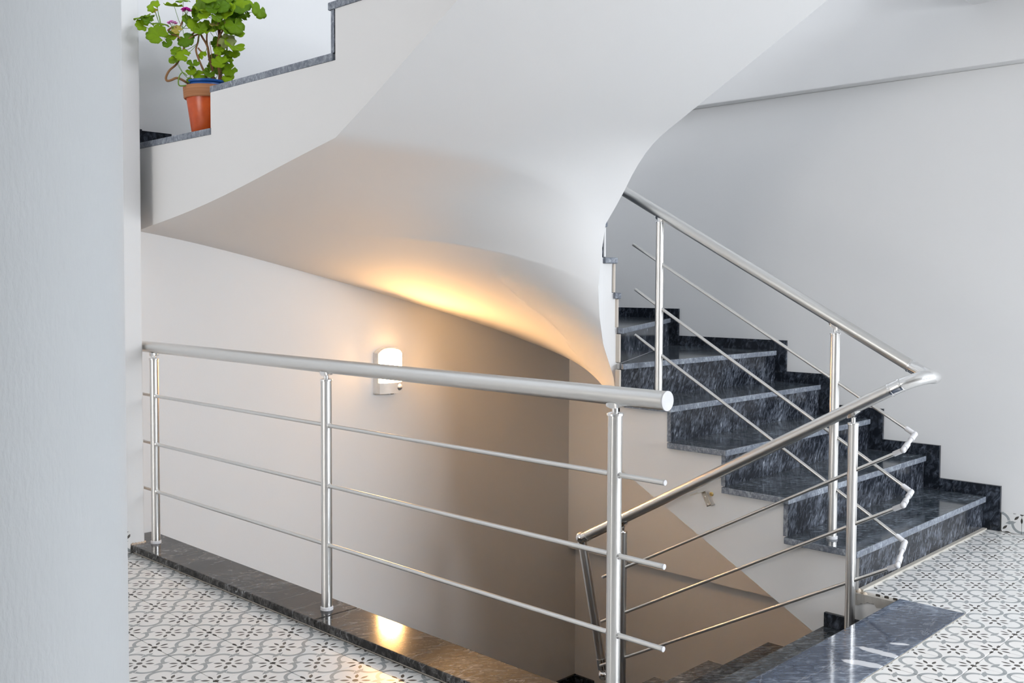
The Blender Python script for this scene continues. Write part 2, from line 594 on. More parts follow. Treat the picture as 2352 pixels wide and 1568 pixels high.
def lay(x0, x1, y0, y1, ox, oy, out):
    i0 = math.floor((x0-ox)/TS+1e-6)
    j0 = math.floor((y0-oy)/TS+1e-6)
    i = i0
    while ox+i*TS < x1-.004:
        j = j0
        while oy+j*TS < y1-.004:
            tx, ty = ox+i*TS, oy+j*TS
            u0, u1 = max(0, (x0-tx)/TS), min(1, (x1-tx)/TS)
            v0, v1 = max(0, (y0-ty)/TS), min(1, (y1-ty)/TS)
            if u1-u0 > .03 and v1-v0 > .03:
                out.append((tx, ty, u0, u1, v0, v1))
            j += 1
        i += 1
tl = []
lay(-4.6, XW-.002, -2.4, 1.301, RX0, RY0, tl)
lay(3.782, XW-.002, 1.301, 1.700, RX0, RY0, tl)
lay(-4.6, 1.998, 1.299, 4.298, LX0, LY0, tl)
single, rest = [], []
for t in tl:
    cx, cy = t[0]+TS*(t[2]+t[3])/2, t[1]+TS*(t[4]+t[5])/2
    (single if in_view(cx, cy, 0, 130) else rest).append(t)
single.sort(key=lambda t: (t[0]+.1)**2+(t[1]+.1)**2)
rest += single[300:]
single = single[:300]
for (tx, ty, u0, u1, v0, v1) in single:
    o = D.objects.new('floor_tile', tile_piece(u0, u1, v0, v1))
    COL.objects.link(o)
    o.location = (tx, ty, random.uniform(-.0006, .0004))
    o.parent = fl
bm = bmesh.new()
uvl = bm.loops.layers.uv.new('tile')
for (tx, ty, u0, u1, v0, v1) in rest:
    e = .0012
    pts = [(u0, v0), (u1, v0), (u1, v1), (u0, v1)]
    sg = [(1, 1), (-1, 1), (-1, -1), (1, -1)]
    top = [bm.verts.new((tx+u*TS+e*a, ty+v*TS+e*b, 0)) for (u, v), (a, b) in zip(pts, sg)]
    bot = [bm.verts.new((v.co.x, v.co.y, -TH)) for v in top]
    fs = [bm.faces.new(top)]
    for i in range(4):
        j = (i+1) % 4
        fs.append(bm.faces.new((bot[i], bot[j], top[j], top[i])))
    for f in fs:
        for l in f.loops:
            l[uvl].uv = ((l.vert.co.x-tx)/TS, (l.vert.co.y-ty)/TS)
me = D.meshes.new('further_tiles')
bm.to_mesh(me)
bm.free()
tag(link('further_tiles', me, TILE, fl), kind='stuff')

# tile skirting boards
def skirt_tiles(name, axis, p, a0, a1, h, a_off, thick, sgn):
    root = struct(boxes(name, [(p if axis == 'x' else a0, p+sgn*thick*.5 if axis == 'x' else a1, a0 if axis == 'x' else p, a1 if axis == 'x' else p+sgn*thick*.5, 0, h-.002)] if False else
                  [(min(p, p+sgn*thick*.4), max(p, p+sgn*thick*.4), a0, a1, 0, h-.003)] if axis == 'x' else [(a0, a1, min(p, p+sgn*thick*.4), max(p, p+sgn*thick*.4), 0, h-.003)], GROUT))
    k = math.floor((a0-a_off)/TS)
    while a_off+k*TS < a1:
        t0 = a_off+k*TS
        b0, b1 = max(a0, t0)+.001, min(a1, t0+TS)-.001
        k += 1
        if b1-b0 < .01:
            continue
        bm = bmesh.new()
        uvl = bm.loops.layers.uv.new('tile')
        pa, pb = p+sgn*thick*.4, p+sgn*thick
        lo, hi = min(pa, pb), max(pa, pb)
        if axis == 'x':
            box(bm, lo, hi, b0, b1, .002, h)
        else:
            box(bm, b0, b1, lo, hi, .002, h)
        for f in bm.faces:
            for l in f.loops:
                a = l.vert.co.y if axis == 'x' else l.vert.co.x
                l[uvl].uv = ((a-t0)/TS, .5-.01+l.vert.co.z/TS)
        obj('skirting_tile', bm, TILE, root)
    return root
skirt_tiles('baseboard_right', 'x', XW, -2.38, 1.630, .098, RY0+.035, .016, -1)
skirt_tiles('baseboard_left', 'y', 4.30, -4.58, 1.985, .10, LX0+.08, .014, -1)

# ------------------------------------------------------------------ marble kerb of the balustrade
kerb = empty('marble_kerb', (2.085, 2.9, 0))
tag(kerb, 'long low grey marble kerb carrying the straight balustrade at the floor edge', 'kerb')
for (a, b) in ((1.36, 2.875), (2.878, 4.468)):
    bm = bmesh.new()
    if b > 4:
        prism(bm, [(1.992, a), (2.182, a), (2.182, b), (2.060, b), (2.060, 4.296), (1.992, 4.296)], .006, .035)
    else:
        prism(bm, [(1.992, a), (2.182, a), (2.182, b), (1.992, b)], .006, .035)
    reparent(obj('marble_slab', bm, MPLINTH, bevel=.005, bseg=3), kerb)
reparent(boxes('mortar_bed', [(2.001, 2.176, 1.37, 4.29, -.002, .007)], GROUT), kerb)
bm = bmesh.new()
for i in range(14):
    ball(bm, (1.997+.06*i/13, 4.297, .036+.002*math.sin(i*2.1)), .0045+.002*rr.random(), 6, 4)
reparent(obj('caulk_bead', bm, CAULK, smooth=0), kerb)

# ------------------------------------------------------------------ upper staircase
ZT = [0, .165, .333, .496, .662, .840, 1.009, 1.177, 1.345, 1.517, 1.688, 1.860, 2.034, 2.214, 2.39, 2.56, 2.73, 2.90]
NY = {1: 1.703, 2: 2.003, 3: 2.306, 4: 2.596}
TH_W = {5: -1.3, 6: 25.3, 7: 46, 8: 67, 9: 90, 10: 113, 11: 134, 12: 151.2, 13: 179.5}
NY3 = {13: 2.96, 14: 2.66, 15: 2.36, 16: 2.06, 17: 1.78}

def outer_pt(th, xr, xl, ye):
    """where the ray from the eye at th degrees meets the stair's outer boundary"""
    a = R(th)
    dx, dy = math.cos(a), math.sin(a)
    ts = []
    if dx > 1e-9:
        ts.append((xr-CX)/dx)
    if dx < -1e-9:
        ts.append((xl-CX)/dx)
    if dy > 1e-9:
        ts.append((ye-CYY)/dy)
    t = min(ts)
    return (CX+dx*t, CYY+dy*t)

def corner_angles(xr, xl, ye):
    return (math.degrees(math.atan2(ye-CYY, xr-CX)), math.degrees(math.atan2(ye-CYY, xl-CX)))

HT = [(-.7, .335), (10, .40), (20, .465), (30, .54), (40, .615), (45, .70), (55, .845), (65, .955), (77, 1.045), (92, 1.14), (110, 1.255), (124, 1.36), (133, 1.445), (148, 1.53), (160, 1.61), (170, 1.68), (180, 1.735)]
def interp(tab, v):
    if v <= tab[0][0]:
        return tab[0][1]
    for (a, x), (b, y) in zip(tab, tab[1:]):
        if v <= b:
            return x+(y-x)*(v-a)/(b-a)
    return tab[-1][1]

def xi3(y):
    return 3.66+(.040*min(1, max(0, (CYY-y)/.07))**.7)+.012*max(0, CYY-y)

EYE = [(0, (3.76, 2.905)), (25, (3.782, 2.925)), (46, (3.778, 2.937)), (67, (3.762, 2.945)), (92, (3.705, 2.965)), (113, (3.675, 2.965)), (134, (3.655, 2.958)), (157, (3.652, 2.94)), (180, (3.66, 2.92))]
def eye(a):
    return tuple(interp([(t_, p_[i]) for t_, p_ in EYE], a) for i in range(2))

rows = []   # (inner, outer, soffit z, tread index below which this row lies, soffit z at the inner string)
y = 1.704
ks = [1, 2, 3, 4]
for k in ks:
    y0 = NY[k]+.014 if k > 1 else 1.704
    y1 = NY[k+1]+.014 if k < 4 else CYY
    n = 6
    for i in range(n+1):
        yy = y0+(y1-y0)*i/n
        rows.append([(XI1, yy), (XW, yy), .335+.54*(yy-2.9), k, .335+.54*(yy-2.9)])
ca, cb = corner_angles(XW, XA, YE)
for k in range(5, 13):
    a0 = 0 if k == 5 else TH_W[k]
    a1 = TH_W[k+1] if k < 12 else 180
    n = 8
    angs = [a0+(a1-a0)*i/n for i in range(n+1)]
    for c_ in (ca, cb):
        if a0 < c_ < a1:
            angs.append(c_)
    for a in sorted(angs):
        rows.append([eye(a), outer_pt(a, XW, XA, YE), interp(HT, a), k, .335+(1.50-.335)*a/180])
for k in range(13, 18):
    y0 = CYY if k == 13 else NY3[k]-.014
    y1 = NY3[k+1]-.014 if k < 17 else 1.5
    n = 7
    for i in range(n+1):
        yy = y0+(y1-y0)*i/n
        rows.append([(xi3(yy), yy), (XA, yy), 1.738+.577*(2.9-yy), k, 1.738+.577*(2.9-yy)-.226*(max(0, yy-2.62)/.30)**2.2])
# plaster rounds off the bends of the soffit
# measured along the walking line so that the rounding is even
smp = []
pos = []
acc = 0
for i, r_ in enumerate(rows):
    if i:
        wa = [rows[i-1][0][j]*.62+rows[i-1][1][j]*.38 for j in range(2)]
        wb = [r_[0][j]*.62+r_[1][j]*.38 for j in range(2)]
        acc += math.hypot(wb[0]-wa[0], wb[1]-wa[1])
    pos.append(acc)
NS = 400
tab = [(p_, r_[2]) for p_, r_ in zip(pos, rows)]
tab = [t_ for i, t_ in enumerate(tab) if i == 0 or t_[0]-tab[i-1][0] > 1e-6]
hs = [interp(tab, acc*i/NS) for i in range(NS+1)]
for it in range(110):
    hs = [hs[0]]+[.25*hs[i-1]+.5*hs[i]+.25*hs[i+1] for i in range(1, NS)]+[hs[-1]]
for r_, p_ in zip(rows, pos):
    f_ = p_/acc*NS
    i_ = min(NS-1, int(f_))
    r_[2] = hs[i_]+(hs[i_+1]-hs[i_])*(f_-i_)

stair = empty('staircase', (4.4, 1.7, 0))
tag(stair, 'turning staircase with dark marble steps and smooth white underside rising from the tiled landing', 'staircase')
# white body: strings and step cores
bm = bmesh.new()
prev = None
for (pi_, po, hz, k, hi) in rows:
    zt = ZT[k]-TT
    cur = (bm.verts.new((*pi_, hi)), bm.verts.new((*pi_, zt)), bm.verts.new((*po, zt)), bm.verts.new((*po, hz)), k)
    if prev:
        for i in range(3):
            try:
                bm.faces.new((prev[i], prev[i+1], cur[i+1], cur[i]))
            except ValueError:
                pass
    prev = cur
bmesh.ops.remove_doubles(bm, verts=bm.verts[:], dist=1e-5)
reparent(obj('string_wall', bm, WHITE, smooth=35), stair)
bm = bmesh.new()
NQ = 26
prev = None
last = -1
for (pi_, po, hz, k, hi), p_ in zip(rows, pos):
    if p_-last < 1e-6:
        continue
    last = p_
    cur = []
    for q in range(NQ+1):
        f = (q/NQ)**1.6
        cur.append(bm.verts.new((pi_[0]+(po[0]-pi_[0])*f, pi_[1]+(po[1]-pi_[1])*f, hz+(hi-hz)*(1-f)**4)))
    if prev:
        for q in range(NQ):
            bm.faces.new((prev[q], prev[q+1], cur[q+1], cur[q]))
    prev = cur
bmesh.ops.remove_doubles(bm, verts=bm.verts[:], dist=1e-5)
reparent(obj('soffit', bm, SOFF, smooth=0), stair)

SK = .018
def tread_poly(name, poly, z, mat, parent):
    cx = sum(p[0] for p in poly)/len(poly)
    cy = sum(p[1] for p in poly)/len(poly)
    bm = bmesh.new()
    prism(bm, [(x-cx, y-cy) for x, y in poly], -TT, 0)
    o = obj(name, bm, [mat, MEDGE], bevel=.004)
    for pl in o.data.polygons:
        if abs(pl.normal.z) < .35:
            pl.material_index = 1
    o.location = (cx, cy, z)
    return reparent(o, parent)
def riser_box(x0, x1, y0, y1, z0, z1, parent, mat=None):
    cx, cy, cz = (x0+x1)/2, (y0+y1)/2, (z0+z1)/2
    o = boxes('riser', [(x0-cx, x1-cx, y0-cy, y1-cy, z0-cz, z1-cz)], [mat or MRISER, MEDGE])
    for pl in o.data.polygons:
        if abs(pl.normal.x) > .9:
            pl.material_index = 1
    o.location = (cx, cy, cz)
    return reparent(o, parent)
for k in range(1, 5):
    y1 = NY[k+1]+.02 if k < 4 else CYY
    tread_poly('tread', [(XI1-.022, NY[k]), (XW-SK, NY[k]), (XW-SK, y1), (XI1-.022, y1)], ZT[k], MTREAD, stair)
    riser_box(XI1-.002, XW-SK, NY[k]+.013, NY[k]+.033, ZT[k-1]+(.004 if k == 1 else 0), ZT[k]-TT, stair)
# narrow strip at the back of the first tread
def wedge_tread(k, dz, parent, xr=XW-SK, xl=XA-.004, ye=YE-.002):
    a0, a1 = TH_W[k], TH_W[k+1]
    c1, c2 = corner_angles(xr, xl, ye)
    ri = RN-.020
    poly = []
    def off(p, a, d):
        return (p[0]+d*math.sin(R(a)), p[1]-d*math.cos(R(a)))
    ins = [(eye(a)[0]-.62*.020, eye(a)[1]-.785*.020) for a in (a0, (a0*2+a1)/3, (a0+a1*2)/3, a1)]
    ins[0] = off(ins[0], a0, .013)
    outs = [off(outer_pt(a0, xr, xl, ye), a0, .013)]
    o0 = outs[0]
    o0 = (min(o0[0], xr), min(o0[1], ye))
    outs = [(max(o0[0], xl), o0[1])]
    for c_ in (c1, c2):
        if a0 < c_ < a1:
            outs.append(outer_pt(c_, xr, xl, ye))
    outs.append(outer_pt(a1, xr, xl, ye))
    poly = outs+list(reversed(ins))
    return tread_poly('tread', poly, ZT[k]+dz, MTREAD, parent)
def wedge_riser(k, dz, parent, xr=XW-SK, xl=XA+.001, ye=YE-.002):
    a = TH_W[k]
    po = outer_pt(a, xr, xl, ye)
    pin = (eye(a)[0]-.62*.001, eye(a)[1]-.785*.001)
    nx, ny = -math.sin(R(a))*.02, math.cos(R(a))*.02
    cx, cy = (po[0]+pin[0])/2, (po[1]+pin[1])/2
    bm = bmesh.new()
    pin, po = (pin[0]-nx*.12, pin[1]-ny*.12), (po[0]-nx*.12, po[1]-ny*.12)
    prism(bm, [(pin[0]-cx, pin[1]-cy), (po[0]-cx, po[1]-cy), (po[0]+nx-cx, po[1]+ny-cy), (pin[0]+nx-cx, pin[1]+ny-cy)], ZT[k-1], ZT[k]-TT)
    o = obj('riser', bm, MRISER)
    o.location = (cx, cy, dz)
    return reparent(o, parent)
for k in range(5, 13):
    wedge_tread(k, 0, stair)
    wedge_riser(k, 0, stair, xl=XA+(.02 if k == 12 else .001))
po = outer_pt(TH_W[12], XW, XA, YE)
bm = bmesh.new()
prism(bm, [(XA-.0005, po[1]-.02), (XA+.03, po[1]-.02-.017), (XA+.03, po[1]+.002-.017), (XA-.0005, po[1]+.004)], ZT[11]-.004, ZT[12]-TT)
reparent(obj('plaster_patch', bm, WHITE, bevel=.004), stair)
for k in range(13, 18):
    y1 = NY3[k+1]-.02 if k < 17 else 1.5
    y0 = NY3[k]
    tread_poly('tread', [(XA-.004, y1), (xi3(y1)+.02, y1), (xi3(y0)+.02, min(y0, CYY)), (xi3(y0)-.1, y0), (XA-.004, y0)], ZT[k], MTREAD, stair)
    riser_box(XA+.001, xi3(y0)-.02, y0-.033, y0-.013, ZT[k-1], ZT[k]-TT, stair)

# stepped marble skirting against the side wall
def skirt_piece(lst, parent):
    x0 = min(b[0] for b in lst)
    o = boxes('skirting', lst, MSKIRT)
    return reparent(o, parent)
SH = .060
x0, x1 = XW-SK, XW+.004
nys = {1: NY[1], 2: NY[2], 3: NY[3], 4: NY[4], 5: 2.882, 6: 3.628}
for k in range(1, 7):
    ya = nys[k]-.066
    yb = nys[k]+.012
    zb = ZT[k-1] if k > 1 else .001
    skirt_piece([(x0, x1, ya, yb, zb, ZT[k]+SH)], stair)
    yc = (nys[k+1]-.066 if k < 6 else YE-.002)
    skirt_piece([(x0, x1, yb+.0008, yc-.0008, ZT[k]-.002, ZT[k]+SH)], stair)
# skirting along the end wall
segs = []
def xs_on_end(a):
    return outer_pt(a, XW-SK, XA, YE-SK)[0]
for k in range(6, 12):
    xa = XW-SK if k == 6 else xs_on_end(TH_W[k])
    xb = xs_on_end(TH_W[k+1]) if k < 11 else XA+.02
    if xa > xb:
        skirt_piece([(xb, xa, YE-SK, YE+.004, ZT[k]-.01, ZT[k]+SH)], stair)
        if k < 11:
            skirt_piece([(xb-.01, xb+.065, YE-SK-.001, YE+.003, ZT[k]+SH, ZT[k+1]+SH)], stair)
# exposed end of the skirting at the open string
skirt_piece([(XA-.002, XA+.02, YE-SK, YE+.003, ZT[11]-.01, ZT[11]+.066)], stair)
# mortar smears on the riser ends
for k in (5, 6, 7, 8, 9):
    a = TH_W[k]
    px, py = eye(a)[0]-.004, eye(a)[1]-.006
    bm = bmesh.new()
    box(bm, px-.008, px+.004, py-.001, py+.026, ZT[k-1]+.002, ZT[k]-TT-.002)
    reparent(obj('mortar_smear', bm, SMEAR if k < 9 else WHITE, bevel=.003), stair)
# skirting at the foot of the inner string, on the first lower step
# ------------------------------------------------------------------ lower staircase
low = empty('lower_staircase', (3.0, 1.42, 0))
tag(low, 'dark marble steps leading down from the landing into the warm lit stairwell', 'staircase')
def box_at(name, b, mat, parent, bevel=0):
    cx, cy, cz = (b[0]+b[1])/2, (b[2]+b[3])/2, (b[4]+b[5])/2
    o = boxes(name, [(b[0]-cx, b[1]-cx, b[2]-cy, b[3]-cy, b[4]-cz, b[5]-cz)], mat, bevel=bevel)
    o.location = (cx, cy, cz)
    return reparent(o, parent)
tag(box_at('threshold_slab', (2.19, 3.776, 1.303, 1.546, -.022, .005), MSLAB, low, .003), 'blue-grey marble top step with white veins')
reparent(boxes('mortar_joint', [(2.19, 3.78, 1.2985, 1.3035, -.01, .0025)], CONC), low)
LN = [1.546, 1.843, 2.141, 2.449, 2.756, 3.05]
LR = .1665
for k in range(1, 6):
    xe = XI1-.002 if k == 1 else 3.81+.012*k
    box_at('tread', (2.19, xe, LN[k-1]-.02, LN[k], -LR*k-TT, -LR*k), MTREAD, low, .003)
    box_at('riser', (2.19, xe-.01, LN[k-1]-.033, LN[k-1]-.013, -LR*k, -LR*(k-1)-TT), MRISER, low)
# sloping concrete core under the lower steps
bm = bmesh.new()
pf = [(1.50, -.03), (1.52, -.20)]
for k in range(1, 6):
    pf += [(LN[k-1]-.034, -LR*k-TT), (LN[k]-.034, -LR*k-TT)]
pf = [(1.45, -.03)]
for k in range(1, 6):
    pf += [(LN[k-1]-.034, (-.03 if k == 1 else -LR*(k-1)-TT)), (LN[k-1]-.034, -LR*k-TT)]
pf += [(LN[5]-.034, -LR*5-TT), (LN[5]-.034, -1.20), (1.45, -.33)]
for xx in (2.20, 3.74):
    pass
va = [bm.verts.new((2.20, a, b)) for a, b in pf]
vb = [bm.verts.new((3.735, a, b)) for a, b in pf]
bm.faces.new(va)
bm.faces.new(list(reversed(vb)))
for i in range(len(pf)):
    j = (i+1) % len(pf)
    bm.faces.new((va[i], va[j], vb[j], vb[i]))
reparent(obj('step_core', bm, WHITE), low)
tag(boxes('skirting', [(XI1-.016, XI1+.002, 1.56, 1.842, -LR, -LR+.056)], MSKIRT, bevel=.002))
o = D.objects['skirting'] if False else None
sk = [ob for ob in COL.objects if ob.name.startswith('skirting') and ob.parent is None]
for ob in sk:
    if not ob.name.startswith('skirting_tile'):
        reparent(ob, low)
# turning steps one storey down
DZ = -2.94
for k in range(6, 13):
    wedge_tread(k, DZ, low, xr=XW+.08-SK, xl=2.2)
    wedge_riser(k, DZ, low, xr=XW+.08-SK, xl=2.2)
xl_ = XW+.08
for k, (ya, yb) in {6: (3.6, 4.30), 7: (4.30, YE), }.items():
    reparent(boxes('skirting', [(xl_-SK, xl_+.004, ya, yb, ZT[k]+DZ-.01, ZT[k]+DZ+SH)], MSKIRT), low)
reparent(boxes('skirting', [(4.6, xl_, YE-SK, YE+.004, ZT[8]+DZ-.01, ZT[8]+DZ+SH)], MSKIRT), low)
reparent(boxes('skirting', [(xl_-SK, xl_+.004, 4.29, YE, ZT[7]+DZ, ZT[8]+DZ+SH)], MSKIRT), low)

# ------------------------------------------------------------------ railings
GA = R(225)
def groove(an):
    r = 1.0
    for g in range(4):
        d = abs((an-R(8)-g*pi/2+pi) % (2*pi)-pi)
        if d < .055:
            r = .93
    return r
def make_post(x, y, z0, z1, parent, r=.0195, rot=0.0):
    """post: tube with slim grooves, foot collar, top cap, neck pin and saddle"""
    p = empty('post', (x, y, z0))
    # the tube is the part; small fittings are its pieces
    bm = bmesh.new()
    seg = 96
    pr = lambda an: groove(an+rot)
    sweep(bm, [(0, 0, 0), (0, 0, z1-z0)], r, seg, prof=pr)
    D.objects.remove(p)
    o = obj('post', bm, ALU, smooth=50)
    o.location = (x, y, z0)
    o.rotation_euler = (0, 0, 0)
    o.parent = parent
    o.matrix_parent_inverse = Matrix.Translation(-Vector(parent.location))
    bm = bmesh.new()
    lathe(bm, [(0, -.0005), (r+.0035, -.0005), (r+.0035, .010), (r+.001, .012), (0, .012)], (0, 0, 0), 36)
    c = obj('foot_collar', bm, ENDCAP, o, smooth=35)
    bm = bmesh.new()
    h = z1-z0
    lathe(bm, [(0, h-.004), (r+.0025, h-.004), (r+.003, h), (r+.0015, h+.003), (.009, h+.006), (0, h+.006)], (0, 0, 0), 36)
    obj('post_cap', bm, ALUP, o, smooth=35)
    return o
def saddle(post, x, y, z_post, z_rail_bottom, slope, parent):
    """neck pin and cradle that carry the handrail"""
    h = z_post
    bm = bmesh.new()
    dz = z_rail_bottom-z_post
    lathe(bm, [(0, .005), (.0085, .005), (.0085, dz*.62), (.0115, dz*.70), (0, dz*.72)], (0, 0, 0), 18)
    L = .030
    n = 8
    vs = []
    for i in range(n+1):
        t = -L+2*L*i/n
        w = .014*math.sqrt(max(0.0, 1-(t/L)**2))+.002
        zc = dz+slope*t
        for s in (-1, 1):
            vs.append(bm.verts.new((s*w, t, zc-.009*(1-(t/L)**2)-.001)))
        for s in (-1, 1):
            vs.append(bm.verts.new((s*w*1.15, t, zc+.006)))
    for i in range(n):
        a = i*4
        b = a+4
        bm.faces.new((vs[a], vs[a+1], vs[b+1], vs[b]))
        bm.faces.new((vs[a], vs[b], vs[b+2], vs[a+2]))
        bm.faces.new((vs[a+1], vs[a+3], vs[b+3], vs[b+1]))
    o = obj('saddle', bm, ALUP, post, smooth=40)
    o.location = (0, 0, z_post-post.location.z)
    return o
def end_cap(name, p, d, r, parent, mat=None, dome=.35):
    d = Vector(d).normalized()
    bm = bmesh.new()
    prof = [(r*1.005, -.004), (r*1.005, .0005)]+[(r*math.cos(a), r*dome*math.sin(a)) for a in [pi/2*i/6 for i in range(1, 7)]]
    prof[-1] = (0, r*dome)
    lathe(bm, prof, (0, 0, 0), 32)
    o = obj(name, bm, mat or ENDCAP, smooth=50)
    o.rotation_euler = d.to_track_quat('Z', 'Y').to_euler()
    o.location = p
    o.parent = parent
    o.matrix_parent_inverse = Matrix.Translation(-Vector(parent.location))
    return o

# --- straight balustrade on the kerb
XB = 2.09
bal = empty('balustrade', (XB, 2.9, .035))
tag(bal, 'straight aluminium balustrade with three posts and a capped handrail on the marble kerb', 'balustrade')
ZR = .917
RR = .0252
hr = rod('handrail', [(XB, 1.462, ZR), (XB, 3.0, ZR+.002), (XB, 4.467, ZR+.008)], RR, ALU, bal, 48)
end_cap('end_cap', (XB, 1.4615, ZR), (0, -1, 0), RR*1.02, bal, ENDCAP, .12)
for (yy, zt) in ((1.630, .868), (2.940, .869), (4.255, .873)):
    p = make_post(XB, yy, .035, zt, bal, rot=.0)
    saddle(p, XB, yy, zt, ZR-RR+.002, 0, bal)
for zb in (.706, .488, .273):
    rod('bar', [(XB, 1.466, zb), (XB, 4.469, zb-.001)], .0072, ALU, bal, 16)
    end_cap('bar_cap', (XB, 1.466, zb), (0, -1, 0), .0072, bal, ENDCAP, .25)
    for yy in (1.630, 2.940, 4.255):
        for s in (-1, 1):
            bm = bmesh.new()
            sweep(bm, [(XB, yy+s*.0175, zb), (XB, yy+s*.0215, zb)], [.0105, .0078], 16)
            reparent(obj('bar_collar', bm, ALUP, smooth=40), bal)

# --- stair railing: upper flight, elbow and lower flight
XU, XL = 3.866, 3.690
rail = empty('stair_railing', (XU, 1.87, .165))
tag(rail, 'sloping aluminium stair railing that folds back from the upper flight down to the lower flight', 'railing')
RU = .0245
uA, uB = Vector((XU, 1.56, .903)), Vector((XU, 3.00, 1.686))
rod('handrail', [uA, uB], RU, ALU, rail, 40)
lA, lB = Vector((XL, 1.56, .823)), Vector((XL, 3.055, -.010))
rod('handrail', [lA, lB], RU, ALU, rail, 40)
# elbow: two bends joined by a short level piece
ua = (uA-uB).normalized()
la = (lA-lB).normalized()
path = []
def bez(a, b, c, d, n):
    out = []
    for i in range(n+1):
        t = i/n
        out.append(a*(1-t)**3+b*3*t*(1-t)**2+c*3*t*t*(1-t)+d*t**3)
    return out
e0, e3 = uA+ua*.002, lA+la*.002
mid = Vector((3.782, 1.442, .872))
path = bez(e0, e0+ua*.085, mid+Vector((.058, 0, -.006)), mid, 10)[:-1]+bez(mid, mid-Vector((.058, 0, -.006)), e3+la*.085, e3, 10)
rod('elbow', path, RU+.0012, ALUP, rail, 36, smooth=60)
for (p, d) in ((uA, ua), (lA, la), (lA+la*.045, la)):
    bm = bmesh.new()
    sweep(bm, [p-d*.004, p+d*.004], RU+.003, 36)
    reparent(obj('elbow_collar', bm, ALUP, smooth=40), rail)
for (yy, z0, z1) in ((1.872, .165, 1.018), (2.757, .662, 1.512)):
    p = make_post(XU, yy, z0, z1, rail, rot=.25)
    zr = uA.z+(uB.z-uA.z)*(yy-uA.y)/(uB.y-uA.y)
    saddle(p, XU, yy, z1, zr-RU*1.13+.001, (uB.z-uA.z)/(uB.y-uA.y), rail)
for (yy, z0, z1) in ((1.707, -LR, .678), (2.825, -LR*5, .055)):
    p = make_post(XL, yy, z0, z1, rail, rot=.1)
    zr = lA.z+(lB.z-lA.z)*(yy-lA.y)/(lB.y-lA.y)
    saddle(p, XL, yy, z1, zr-RU*1.13+.001, (lB.z-lA.z)/(lB.y-lA.y), rail)
RB = .0072
ub = [((XU, 1.548, .642), (XU, 2.915, 1.411)), ((XU, 1.557, .414), (XU, 2.899, 1.194)), ((XU, 1.578, .211), (XU, 2.897, .973))]
lb = [((XL, 1.520, .592), (XL, 2.945, -.186)), ((XL, 1.516, .383), (XL, 2.951, -.404)), ((XL, 1.533, .150), (XL, 2.954, -.620))]
for (a, b), (c, d) in zip(ub, lb):
    a, b, c, d = map(Vector, (a, b, c, d))
    rod('bar', [a, b], RB, ALU, rail, 16)
    end_cap('bar_cap', b, b-a, RB, rail, ENDCAP, .2)
    rod('bar', [c, d], RB, ALU, rail, 16)
    end_cap('bar_cap', d, d-c, RB, rail, ENDCAP, .2)
    j1 = a+(a-b).normalized()*.012
    j2 = c+(c-d).normalized()*.012
    for (p, q) in ((a, (b-a).normalized()), (c, (d-c).normalized())):
        rod('sleeve', [p-q*.004, p+q*.028], RB+.0028, ENDCAP, rail, 16)
    for j in (j1, j2):
        bm = bmesh.new()
        ball(bm, j, .0115, 16, 10)
        reparent(obj('ball_joint', bm, ENDCAP, smooth=0), rail)
    dd = (j2-j1).normalized()
    rod('link', [j1+dd*.008, j2-dd*.008], .0078, ENDCAP, rail, 16)
    L = (j2-j1).length
    for t0, t1 in ((.10, .36), (.64, .90)):
        rod('sleeve', [j1+dd*L*t0, j1+dd*L*t1], .0112, ENDCAP, rail, 18)
# ball at the foot of the lower handrail and the steep rail that follows
bl = Vector((XL, 3.080, -.018))
bm = bmesh.new()
ball(bm, bl, .0285, 24, 14)
reparent(obj('rail_ball', bm, ALUP, smooth=0), rail)
ld = (lB-lA).normalized()
rod('rail_collar', [lB-ld*.020, lB+ld*.006], RU+.002, ALUP, rail, 36)
st0, st1 = Vector((3.700, 3.080, -.050)), Vector((3.765, 3.000, -.665))
sd = (st1-st0).normalized()
rod('steep_handrail', [st0, st1], .0225, ALU, rail, 36)
rod('rail_collar', [st0-sd*.012, st0+sd*.012], .0255, ALUP, rail, 32)
rod('rail_collar', [st1-sd*.05, st1+sd*.004], .0250, ALUP, rail, 32)
bm = bmesh.new()
ball(bm, st1+sd*.034, .027, 20, 12)
reparent(obj('rail_ball', bm, ALUP, smooth=0), rail)
# wall bracket of the lower handrail
br = Vector((XI1, 2.405, .285))
bm = bmesh.new()
c_, s_ = math.cos(R(-28)), math.sin(R(-28))
def rotb(y, z):
    return (br.y+y*c_-z*s_, br.z+y*s_+z*c_)
def slanted(bm, x0, x1, y0, y1, z0, z1):
    q = [rotb(y0, z0), rotb(y1, z0), rotb(y1, z1), rotb(y0, z1)]
    a = [bm.verts.new((x0, *p)) for p in q]
    b = [bm.verts.new((x1, *p)) for p in q]
    bm.faces.new(a)
    bm.faces.new(list(reversed(b)))
    for i in range(4):
        j = (i+1) % 4
        bm.faces.new((a[i], a[j], b[j], b[i]))
slanted(bm, XI1-.030, XI1-.027, -.012, .012, -.050, .018)
slanted(bm, XI1-.030, XI1+.001, -.012, .012, -.050, -.047)
slanted(bm, XI1-.090, XI1-.027, -.012, .012, .015, .018)
slanted(bm, XI1-.085, XI1-.055, -.010, .035, .018, .021)
reparent(obj('wall_bracket', bm, STEEL), rail)
bm = bmesh.new()
lathe(bm, [(0, 0), (.009, 0), (.009, .004), (.006, .007), (0, .007)], (0, 0, 0), 16)
o = obj('brass_screw', bm, BRASS, smooth=40)
o.rotation_euler = (0, -pi/2, 0)
o.location = (XI1-.001, br.y-.018, br.z+.004)
reparent(o, rail)
